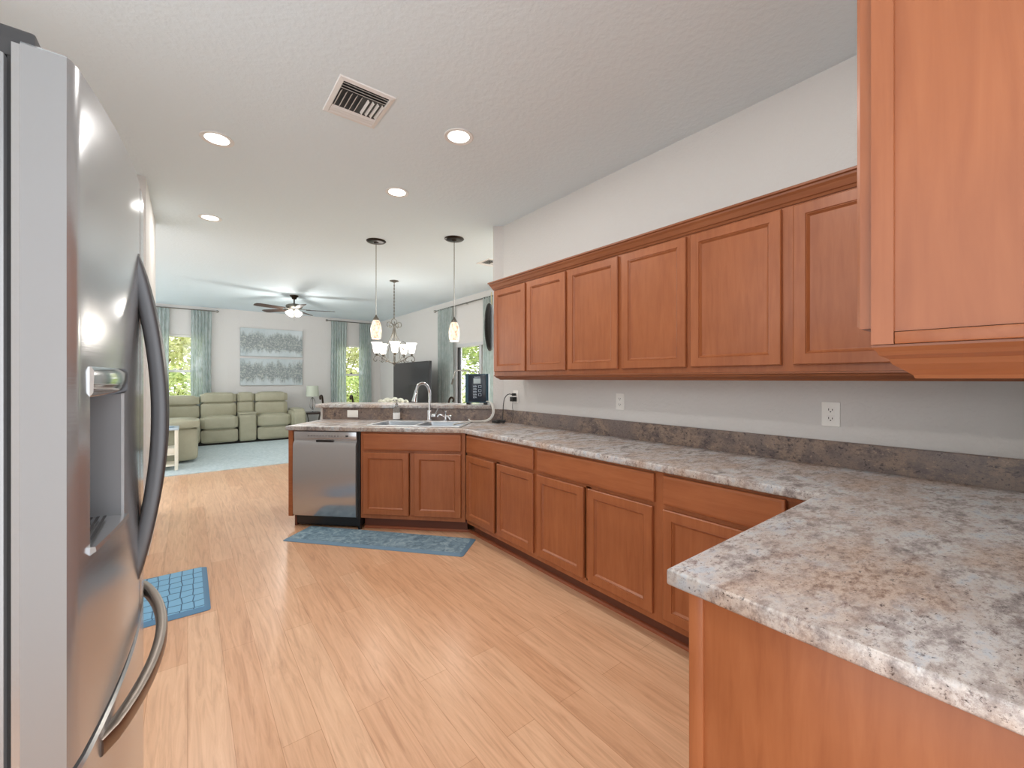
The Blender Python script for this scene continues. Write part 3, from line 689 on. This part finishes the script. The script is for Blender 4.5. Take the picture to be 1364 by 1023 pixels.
# ceiling fan
fa = thing('ceiling_fan', 'dark five blade ceiling fan with lit glass shades in the living room', 'ceiling fan', (1.55, 8.55, CEIL))
MB().lathe([(.001, -.07), (.035, -.068), (.045, -.04), (.07, -.02), (.075, 0)], n=24).build('canopy', M['bronze'], fa, True)
MB().tube([(0, 0, -.06), (0, 0, -.17)], .013, 10).build('downrod', M['bronze'], fa, True)
MB().lathe([(.03, -.15), (.10, -.165), (.135, -.18), (.14, -.21), (.12, -.235), (.06, -.25), (.05, -.29), (.001, -.295)][::-1], n=32).build('motor', M['iron'], fa, True)
for a_ in (199, 127, 55, -17, -89):
    a = math.radians(a_); q = Matrix.Rotation(a, 4, 'Z') @ Matrix.Rotation(math.radians(11), 4, 'X')
    m = MB(); top = [(.20, -.05), (.28, -.062), (.62, -.070), (.68, -.055), (.695, 0), (.68, .055), (.62, .070), (.28, .062), (.20, .05)]
    m.rings([[q @ Vector((x, y, 0))+Vector((0, 0, z)) for x, y in top] for z in (-.262, -.254)]); bl = m.build('blade', M['blade'], fa)
    m = MB(); m.rings([[q @ Vector((x, y*wd, 0))+Vector((0, 0, -.252)) for x, y in ((.08, -1), (.08, 1), (.27, 1), (.27, -1))] for wd in (.018,)]+[[q @ Vector((x, y*wd, 0))+Vector((0, 0, -.247)) for x, y in ((.08, -1), (.08, 1), (.27, 1), (.27, -1))] for wd in (.018,)]); m.build('blade_iron', M['iron'], bl)
for k in range(4):
    a = k*PI/2+.5; d = Vector((math.cos(a)*.65, math.sin(a)*.65, -.76)); c = Vector((math.cos(a)*.05, math.sin(a)*.05, -.27))
    m = MB(); m.lathe([(.022, 0), (.03, .02), (.045, .06), (.06, .10), (.057, .10), (.042, .06), (.026, .02)], c, 18, d, cap=False); m.build('glass_shade', M['opal'], fa, True)
    m = MB(); m.lathe([(.005, .02), (.022, .04), (.024, .07), (.004, .085)], c, 12, d); m.build('bulb', M['bulb'], fa, True)
MB().tube([(0, 0, -.29), (.0, 0, -.46)], .002, 5).build('pull_chain', M['nickel'], fa, True)
lamp('fan_lamp', (1.55, 8.55, CEIL-.46), 28, .1, (1, .96, .9), 'POINT')

# ---------------------------------------------------------------- floor mats and rug
def mat_thing(name, label, poly, zt, m1, m2, cat='mat', ins=.03):
    c = Vector((sum(p[0] for p in poly)/4, sum(p[1] for p in poly)/4))
    t = thing(name, label, cat, (c.x, c.y, 0), math.atan2(poly[1][1]-poly[0][1], poly[1][0]-poly[0][0]))
    R = Matrix.Rotation(-t.rotation_euler.z, 2); q = [R @ (Vector(p)-c) for p in poly]
    hx = max(abs(p.x) for p in q); hy = max(abs(p.y) for p in q)
    m = MB(); m.rings([[(x, y, z) for x, y in rrect(-hx+i, -hy+i, hx-i, hy-i, .02)] for i, z in ((0, .001), (.0, .004), (ins*.7, zt-.002), (ins, zt))]); m.build('base', m2, t, True)
    m = MB(); m.rings([[(x, y, z) for x, y in rrect(-hx+i, -hy+i, hx-i, hy-i, .01)] for i, z in ((ins, zt-.001), (ins, zt+.0012))]); m.build('surface', m1, t)
    return t
mat_thing('kitchen_mat', 'long blue grey cushioned mat on the floor before the dishwasher and sink', [(.625, 3.90), (1.64, 2.72), (1.90, 2.945), (.87, 4.115)], .016, M['mat1'], M['mat1e'])
mat_thing('floor_mat', 'bright blue mat with dark lattice lines beside the refrigerator', [(-.36, 2.99), (.107, 2.99), (.107, 3.69), (-.36, 3.69)], .018, M['mat2'], M['mat2e'])
r = MB().box((-2.85, 7.42, .0), (3.2, 10.95, .014), .004).build('area_rug', M['rug'])
tag(r, 'large pale blue rug on the living room floor under the sofa', 'rug')

# ---------------------------------------------------------------- living room
RZ = .014
def cushion(name, lo, hi, par, bev=.05, bulge=.02):
    bulge *= .45; m = MB(); m.box(lo, hi)
    bmesh.ops.subdivide_edges(m.bm, edges=m.bm.edges, cuts=9, use_grid_fill=True)
    c = [(a+b)/2 for a, b in zip(lo, hi)]; h = [(b-a)/2 for a, b in zip(lo, hi)]
    for v in m.bm.verts:
        n_ = [(v.co[i]-c[i])/h[i] for i in range(3)]; r_ = [min(bev, k*.9) for k in h]
        p = []
        for i in range(3):
            j, k = [q for q in range(3) if q != i]
            e = n_[i]*h[i]
            if abs(n_[i]) > .99: e = math.copysign(h[i]-r_[i]*.5*(abs(n_[j])**9+abs(n_[k])**9)+bulge*(1-n_[j]**2)*(1-n_[k]**2), n_[i])
            p.append(c[i]+e)
        v.co = p
    o = m.build(name, M['leather'], par, True); s_ = o.modifiers.new('soft', 'SUBSURF'); s_.levels = s_.render_levels = 1; return o
so = thing('sectional_sofa', 'sage green leather reclining sectional sofa along the far wall', 'sofa', (0, 0, RZ))
B('plinth', M['sofa_shadow'], (-.85, 10.28, .0), (1.95, 10.95, .06), so)  # near-black colour stands in for the shadow line under the sofa
def seat(x0, x1):
    cushion('footrest', (x0+.005, 10.24, .04), (x1-.005, 10.40, .31), so, .03, .012)
    cushion('seat_cushion', (x0, 10.20, .30), (x1, 10.72, .57), so, .07, .025)
    cushion('backrest', (x0+.01, 10.62, .50), (x1-.01, 10.93, .84), so, .05, .03)
    cushion('headrest', (x0+.01, 10.60, .81), (x1-.01, 10.95, 1.03), so, .07, .03)
seat(.20, .825); seat(1.16, 1.80)
cushion('console', (.835, 10.22, .03), (1.15, 10.80, .60), so, .02, .004); cushion('console_lid', (.83, 10.22, .585), (1.155, 10.62, .625), so, .02, .006)
cushion('backrest', (.835, 10.66, .55), (1.15, 10.95, .85), so, .04, .02); cushion('headrest', (.835, 10.64, .82), (1.15, 10.95, 1.03), so, .06, .02)
cushion('armrest', (1.80, 10.12, .04), (2.10, 10.9, .66), so, .10, .03)
# corner wedge and left wing towards the kitchen
cushion('corner_seat', (-.60, 10.02, .04), (.19, 10.7, .56), so, .06, .02)
cushion('backrest', (-.62, 10.62, .50), (.185, 10.95, .80), so, .05, .03); cushion('headrest', (-.62, 10.60, .78), (.185, 10.95, .98), so, .07, .03)
cushion('wing_seat', (-.70, 8.72, .04), (.12, 10.02, .52), so, .06, .02)
cushion('wing_backrest', (-1.0, 8.5, .3), (-.66, 10.4, .98), so, .07, .03)
cushion('wing_arm', (-.92, 8.32, .03), (.13, 8.74, .56), so, .03, .01)
cushion('wing_arm_pad', (-.92, 8.26, .53), (.15, 8.78, .69), so, .08, .03)
# side table with lamp
st = thing('side_table', 'dark side table with curved metal legs beside the sofa end', 'table', (2.36, 10.72, RZ))
MB().lathe([(.001, .50), (.24, .50), (.25, .51), (.25, .53), (.24, .54), (.001, .54)][::1], n=32).build('table_top', M['tabletop'], st, True)
for k in range(4):
    a = k*PI/2+.6; ca, sa = math.cos(a), math.sin(a)
    MB().tube([(.20*ca, .20*sa, .50), (.15*ca, .15*sa, .30), (.19*ca, .19*sa, .1), (.24*ca, .24*sa, .01)], .010, 8, 4).build('leg', M['iron'], st, True)
tl = thing('table_lamp', 'lamp with pale green drum shade on the dark side table', 'table lamp', (2.33, 10.70, RZ+.54))
MB().lathe([(.07, 0), (.075, .01), (.03, .022), (.01, .04), (.008, .06)], n=24).build('base', M['chrome'], tl, True)
m = MB()
for s_ in (-1, 1): m.tube([(0, 0, .05), (.05*s_, 0, .12), (.062*s_, 0, .20), (.04*s_, 0, .30), (0, 0, .35)], .006, 8, 4)
for s_ in (-1, 1): m.tube([(0, 0, .05), (0, .03*s_, .12), (0, .038*s_, .20), (0, .025*s_, .30), (0, 0, .35)], .005, 8, 4)
m.build('stem', M['nickel'], tl, True)
MB().lathe([(.14, .37), (.125, .62), (.123, .62), (.138, .37)], n=32, cap=False).build('shade', M['shade'], tl, True)
# white side table near the kitchen end of the sofa
wt2 = thing('side_table', 'small white side table with pale blue top at the near end of the sofa', 'table', (-.30, 7.98, RZ))
B('table_top', M['tabtop'], (-.20, -.22, .58), (.20, .22, .61), wt2, .008)
for x in (-.17, .17):
    for y in (-.19, .19): B('leg', M['table2'], (x-.02, y-.02, 0), (x+.02, y+.02, .58), wt2, .003)
B('shelf', M['table2'], (-.17, -.19, .22), (.17, .19, .245), wt2, .003)
B('drawer_box', M['table2'], (-.17, -.19, .245), (.15, .19, .32), wt2, .004); B('lower_shelf', M['table2'], (-.17, -.19, .06), (.17, .19, .085), wt2, .003)
tr = thing('round_tray', 'small round dish lying on the white side table', 'dish', (-.24, 7.95, RZ+.61)); MB().lathe([(.001, .004), (.07, .005), (.09, .018), (.094, .018), (.075, 0), (.001, 0)], n=28).build('dish', M['tabtop'], tr, True)
# canvases
for z0, z1, mt, lab in ((1.853, 2.483, 'art1', 'upper of two wide abstract grey blue canvases on the far wall'), (1.19, 1.80, 'art2', 'lower of two wide abstract grey blue canvases on the far wall')):
    t = thing('wall_art', lab, 'painting', (1.555, FY, (z0+z1)/2)); h_ = (z1-z0)/2
    B('stretcher', M['artside'], (-.63, -.038, -h_), (.63, 0, h_), t, .003); B('canvas', M[mt], (-.628, -.040, -h_+.002), (.628, -.038, h_-.002), t)
# curtains
def curtain(label, a, b, along, fixed, z0, z1, folds, amp=.035, gather=.0):
    n = folds*10; nz = 10; W_ = b-a; m = MB(); rng = random.Random(int(a*100)+folds); ph = [rng.uniform(.7, 1.3) for _ in range(folds+1)]
    grid = []
    for side in (0, .004):
        rows = []
        for j in range(nz+1):
            z = z0+(z1-z0)*j/nz; row = []
            for i in range(n+1):
                u = i/n; k = u*folds; am = amp*ph[int(min(k, folds))]*(.55+.45*(1-j/nz))
                uu = a+W_*u+.006*math.sin(z*3+k)
                v = fixed+am*math.sin(2*PI*k+.5*math.sin(z*1.3))+side
                row.append((uu, v, z) if along == 'x' else (v, uu, z))
            rows.append(row)
        grid.append(rows)
    # closed loop per height
    m.rings([grid[0][j]+grid[1][j][::-1] for j in range(nz+1)])
    o = m.build('curtain', M['curtain'], None, True); return tag(o, label, 'curtain', 'sheer teal curtains')
CZ = 2.80
curtain('left curtain panel of the left window, partly behind the refrigerator handle', -.66, -.30, 'x', FY-.07, .02, CZ-.02, 6, .026)
curtain('right curtain panel of the left window, beside the wall art', .05, .40, 'x', FY-.07, .02, CZ-.02, 6, .026)
curtain('left curtain panel of the narrow window behind the bar', 2.83, 3.20, 'x', FY-.07, .02, CZ-.02, 6, .026)
curtain('right curtain panel of the narrow window behind the bar', 3.52, 3.84, 'x', FY-.07, .02, CZ-.02, 6, .026)
curtain('pale curtain at the left side of the sliding glass door', 7.06, 7.62, 'y', RX-.09, .02, 2.73, 7)
curtain('pale curtain at the right side of the sliding glass door, behind the kitchen wall', 5.62, 5.98, 'y', RX-.09, .02, 2.73, 5)
def rod(label, p0, p1, par_wall):
    t = thing('curtain_rod', label, 'curtain rod', p0); d = Vector(p1)-Vector(p0); e = d.normalized()
    MB().tube([(0, 0, 0), d], .012, 10).build('rod', M['nickel'], t, True)
    for c_, s_ in ((Vector((0, 0, 0)), -1), (d, 1)): m = MB(); m.lathe([(.012, 0), (.016, .01), (.028, .03), (.028, .045), (.012, .062), (.002, .065)], c_, 14, e*s_); m.build('finial', M['nickel'], t, True)
    for f in (.05, .5, .95): q_ = d*f; MB().tube([q_, q_+Vector(par_wall)], .006, 6).build('bracket', M['nickel'], t, True)
rod('curtain rod above the left far window', (-.78, FY-.09, CZ-.012), (.47, FY-.09, CZ-.012), (0, .085, 0))
rod('curtain rod above the narrow far window', (2.76, FY-.09, CZ-.012), (3.92, FY-.09, CZ-.012), (0, .085, 0))
rod('curtain rod above the sliding glass door', (RX-.09, 7.72, 2.72), (RX-.09, 5.5, 2.72), (.085, 0, 0))
# television on its stand
tv = thing('television', 'large black flat television by the right wall of the living room', 'television', (3.6, 8.065, 0))
B('bezel', M['tvb'], (0, -.875, .72), (.05, .875, 1.68), tv, .006); B('screen', M['tvs'], (-.003, -.862, .735), (.002, .862, 1.668), tv)
B('stand_foot', M['tvb'], (-.08, -.4, .60), (.16, .4, .615), tv, .004); B('neck', M['tvb'], (.01, -.06, .61), (.04, .06, .73), tv)
mc = thing('media_console', 'low dark media console carrying the television', 'cabinet', (3.62, 8.065, 0))
B('body', M['tabletop'], (-.22, -.9, .06), (.22, .9, .60), mc, .005)
for y in (-.6, 0, .6): B('door', M['tabletop'], (-.235, y-.29, .09), (-.22, y+.29, .57), mc, .004)
for x in (-.18, .18):
    for y in (-.84, .84): B('leg', M['tabletop'], (x-.03, y-.03, 0), (x+.03, y+.03, .06), mc)

# ---------------------------------------------------------------- dining set behind the bar
dt = thing('dining_table', 'dark dining table under the chandelier, mostly hidden by the bar', 'table', (2.78, 6.40, 0))
B('table_top', M['tabletop'], (-.62, -.5, .72), (.62, .5, .76), dt, .008); B('apron', M['tabletop'], (-.54, -.41, .64), (.54, .41, .72), dt)
for x in (-.52, .52):
    for y in (-.40, .40): MB().lathe([(.03, 0), (.035, .3), (.03, .5), (.045, .64)], (x, y, 0), 14).build('leg', M['tabletop'], dt, True)
def chair(label, x, y, rz):
    t = thing('dining_chair', label, 'chair', (x, y, 0), rz, 'iron dining chairs')
    cushion2 = MB().box((-.22, -.20, .44), (.22, .22, .49), .02, 3).build('seat', M['tabletop'], t, True)
    for sx in (-1, 1):
        for sy in (-1, 1):
            if sy > 0:
                MB().tube([(.21*sx, .20, 0), (.21*sx, .20, .45), (.215*sx, .23, .8), (.22*sx, .25, 1.0), (.22*sx, .27, 1.08), (.22*sx, .30, 1.10), (.22*sx, .33, 1.08), (.22*sx, .32, 1.045)], .014, 8, 3).build('back_post', M['bronze'], t, True)
            else: MB().tube([(.20*sx, -.18, 0), (.20*sx, -.18, .45)], .014, 8).build('leg', M['bronze'], t, True)
    m = MB(); m.tube([(-.22, .245, .92), (0, .26, .94), (.22, .245, .92)], .009, 8, 4); m.tube([(-.21, .21, .58), (.21, .21, .58)], .008, 8)
    for x_ in (-.12, -.04, .04, .12): m.tube([(x_, .21, .58), (x_, .255, .935)], .006, 6)
    m.build('back_rest', M['bronze'], t, True); return t
def pt0(u, d):
    s_, c_ = math.sin(YAW), math.cos(YAW); l_ = (u-682)/FPX*d; return (s_*d+c_*l_, c_*d-s_*l_)
YAWR = math.radians(140)
c0 = chair('iron dining chair whose scroll tops show above the left part of the bar', *pt0(460, 6.3), YAWR)
def pt(u, d): 
    s_, c_ = math.sin(YAW), math.cos(YAW); l_ = (u-682)/FPX*d; return (s_*d+c_*l_, c_*d-s_*l_)
dup(c0, pt0(590, 5.7)+(0,), math.radians(205), 'iron dining chair whose scroll tops show right of the faucet')
fl = thing('flower_bouquet', 'white flowers in a glass bowl on the dining table behind the bar', 'flowers', (2.50, 6.25, .76))
MB().lathe([(.06, 0), (.09, .03), (.10, .10), (.085, .15), (.08, .15), (.094, .10), (.084, .035), (.055, .008)], n=24, cap=False).build('bowl', M['bglass'], fl, True)
rng = random.Random(4)
m = MB()
for k in range(12):
    a = k*2.4; m.tube([(0, 0, .01), (.05*math.cos(a), .05*math.sin(a), .12), (.13*math.cos(a), .13*math.sin(a), .2)], .003, 5)
m.build('stems', M['stem'], fl)
for k in range(14):
    a = k*2.399; r_ = .19*math.sqrt((k+.5)/14); c_ = Vector((r_*math.cos(a)*1.1, r_*math.sin(a), .215+.05*(1-r_/.19)+rng.uniform(-.01, .01)))
    m = MB()
    for j in range(26):
        ph = math.acos(1-1.6*(j+.5)/26); th = j*2.399; d = Vector((math.sin(ph)*math.cos(th), math.sin(ph)*math.sin(th), math.cos(ph)))
        s1 = d.orthogonal().normalized()*.016; s2 = d.cross(s1).normalized()*.016; p = c_+d*.038
        m.add([c_+d*.01, p-s1, p+d*.012+s2, p+s1], [(0, 1, 2, 3)])
        m.add([c_+d*.01, p-s2, p+d*.008+s1, p+s2], [(0, 1, 2, 3)])
    m.build('bloom', M['petal'], fl)

# ---------------------------------------------------------------- things on and at the bar
ox, oy = pn(.044, .80)
wi = thing('water_ioniser', 'dark teal countertop water ionizer with grey display and hoses on the bar ledge', 'water ionizer', (ox, oy, 1.075), -PI/4)
m = MB(); m.rings([[(x, y, z) for x, y in rrect(-.122, -.05, .122, .05, .02)] for z in (.018, .315)]); m.build('casing', M['teal'], wi, True)
for x in (-.09, .09): B('foot', M['black'], (x-.02, -.04, 0), (x+.02, .04, .018), wi, .003)
B('front_glass', M['tealf'], (-.085, -.056, .03), (.10, -.049, .305), wi, .002)
B('display', M['lcd'], (-.03, -.0585, .215), (.045, -.056, .268), wi, .001)
m = MB()
for k in range(7): m.box((-.02+k*.009, -.0575, .279), (-.0135+k*.009, -.056, .285))
m.build('name_marks', M['key'], wi)
m = MB()
for r_ in range(5):
    z = .19-r_*.028
    m.box((-.032, -.0575, z-.012), (-.016, -.056, z-.009)).box((-.032, -.0575, z-.002), (-.014, -.056, z+.002)).box((-.028, -.0575, z-.012), (-.025, -.056, z+.0))
    m.box((-.008, -.0575, z-.010), (-.004, -.056, z+.006)).box((.0, -.0575, z-.010), (.003, -.056, z+.002))
for r_ in range(3):
    z = .185-r_*.042
    for a in ((.022, z+.010, .052, z+.013), (.022, z-.013, .052, z-.010), (.022, z-.010, .025, z+.010), (.049, z-.010, .052, z+.010)): m.box((a[0], -.0575, a[1]), (a[2], -.056, a[3]))
m.build('key_marks', M['key'], wi)
MB().tube([(.02, 0, .315), (.0, 0, .335), (-.10, -.0, .345), (-.19, -.0, .352), (-.235, -.0, .345), (-.25, -.0, .30), (-.262, 0, .26)], .0065, 9, 5).build('flexible_spout', M['nickel'], wi, True)
MB().tube([(-.26, 0, .265), (-.275, 0, .205)], [.008, .010], 10).build('spout_tip', M['iron'], wi, True)
ho = [(.10, -.045, .03), (.13, -.09, .035), (.165, -.15, .025), (.19, -.195, -.015), (.20, -.225, -.07), (.17, -.25, -.125), (.11, -.27, -.146), (.04, -.30, -.147), (-.02, -.36, -.148), (-.06, -.48, -.147), (-.09, -.62, -.146)]
MB().tube(ho, .0068, 9, 5).build('drain_hose', M['hose'], wi, True)
MB().tube([(p[0]+.012, p[1]+.004, p[2]-.004) for p in ho[:-4]]+[(.0, -.28, -.148), (-.03, -.27, -.13)], .007, 8, 5).build('supply_hose', M['hose'], wi, True)
wc = MB(); wc.lathe([(.008, 0), (.009, .006), (.006, .018), (.002, .02)], atp(-.075, .56, .9145), 10)
tag(wc.build('bottle_cap', M['plastic'], None, True), 'tiny white cap on the counter by the hose', 'cap')
# round dark plate hanging at the wall end
pc = pn(-.152+.012+.03, .735)
rp = thing('round_plate', 'round dark tooled metal plate hanging at the far end of the wall cabinets', 'wall decoration', (pn(-.118, .74)[0], pn(-.118, .74)[1], 1.865), 0)
q = Vector((-K, K, 0))
m = MB(); m.lathe([(.001, .0), (.20, .0), (.235, .008), (.245, .02), (.24, .03), (.20, .022), (.12, .014), (.001, .014)], (0, 0, 0), 48, q); m.build('plate', M['disc'], rp, True)
m = MB()
for k in range(40):
    a = 2*PI*k/40; u_ = Vector((K, K, 0))*.225*math.cos(a)+Vector((0, 0, 1))*.225*math.sin(a)+q*.026
    m.lathe([(.006, 0), (.004, .005)], u_, 6, q)
m.build('studs', M['nickel'], rp)
MB().tube([Vector((0, 0, .23)), q*.005+Vector((0, 0, .36))], .004, 6).build('hanging_cord', M['strap'], rp)

# ---------------------------------------------------------------- outside
struct(B('ground_lawn', M['lawn'], (-14, FY+.16, -.12), (22, 40, -.04))); struct(B('patio', M['patio'], (RX+.16, -3, -.12), (9, FY+.16, -.02))); struct(B('ground_side', M['lawn'], (9, -3, -.12), (22, FY+.16, -.05)))
def leaf_mesh(seed, n, rx, rz_, size):
    rng = random.Random(seed); m = MB()
    for _ in range(n):
        d = Vector((rng.gauss(0, 1), rng.gauss(0, 1), rng.gauss(0, 1))).normalized()*rng.uniform(.55, 1)
        k = 1+.18*math.sin(5*d.x+seed)+.18*math.sin(6*d.z)
        c_ = Vector((d.x*rx*k, d.y*rx*k, rz_*(1.0+d.z*k*.95)+.05)); a = Vector((rng.gauss(0, 1), rng.gauss(0, 1), rng.gauss(0, .6))).normalized()*size; b = a.orthogonal().normalized()*size*.45
        m.add([c_-a, c_+b, c_+a, c_-b], [(0, 1, 2, 3)])
    return m
def shrub(name, label, loc, rx, rz_, n, size, material, seed, group):
    t = thing(name, label, 'shrub', loc, 0, group)
    o = leaf_mesh(seed, n, rx, rz_, size).build('foliage', material, t)
    m = MB()
    for k in range(5):
        a = k*1.26; m.tube([(0, 0, 0), (.2*rx*math.cos(a), .2*rx*math.sin(a), rz_*.6), (.5*rx*math.cos(a), .5*rx*math.sin(a), rz_*1.3)], [.05, .012], 6, 3)
    m.build('stems', M['bark'], t); return t
shrub('garden_shrub', 'bright green bush filling the lower half of the left far window', (-.4, 13.6, -.04), 1.5, .85, 5000, .06, M['leaf1'], 1, 'shrubs outside the windows')
shrub('garden_tree', 'pale leafy tree behind the bush in the left far window', (-1.2, 19.0, -.04), 2.9, 2.9, 5200, .12, M['leaf2'], 2, 'trees outside')
shrub('garden_shrub', 'light green bush outside the narrow far window', (4.6, 14.6, -.04), 1.4, .8, 5000, .06, M['leaf1'], 3, 'shrubs outside the windows')
shrub('garden_tree', 'pale tree in the upper half of the narrow far window', (5.6, 20.5, -.04), 2.6, 2.8, 5000, .12, M['leaf2'], 4, 'trees outside')
shrub('garden_tree', 'leafy tree outside the sliding glass door', (9.4, 12.5, -.04), 2.4, 2.7, 6500, .11, M['leaf1'], 5, 'trees outside')
shrub('garden_tree', 'pale leafy tree at the right beyond the sliding glass door', (15.2, 18.5, -.04), 2.6, 3.1, 5500, .12, M['leaf2'], 6, 'trees outside')
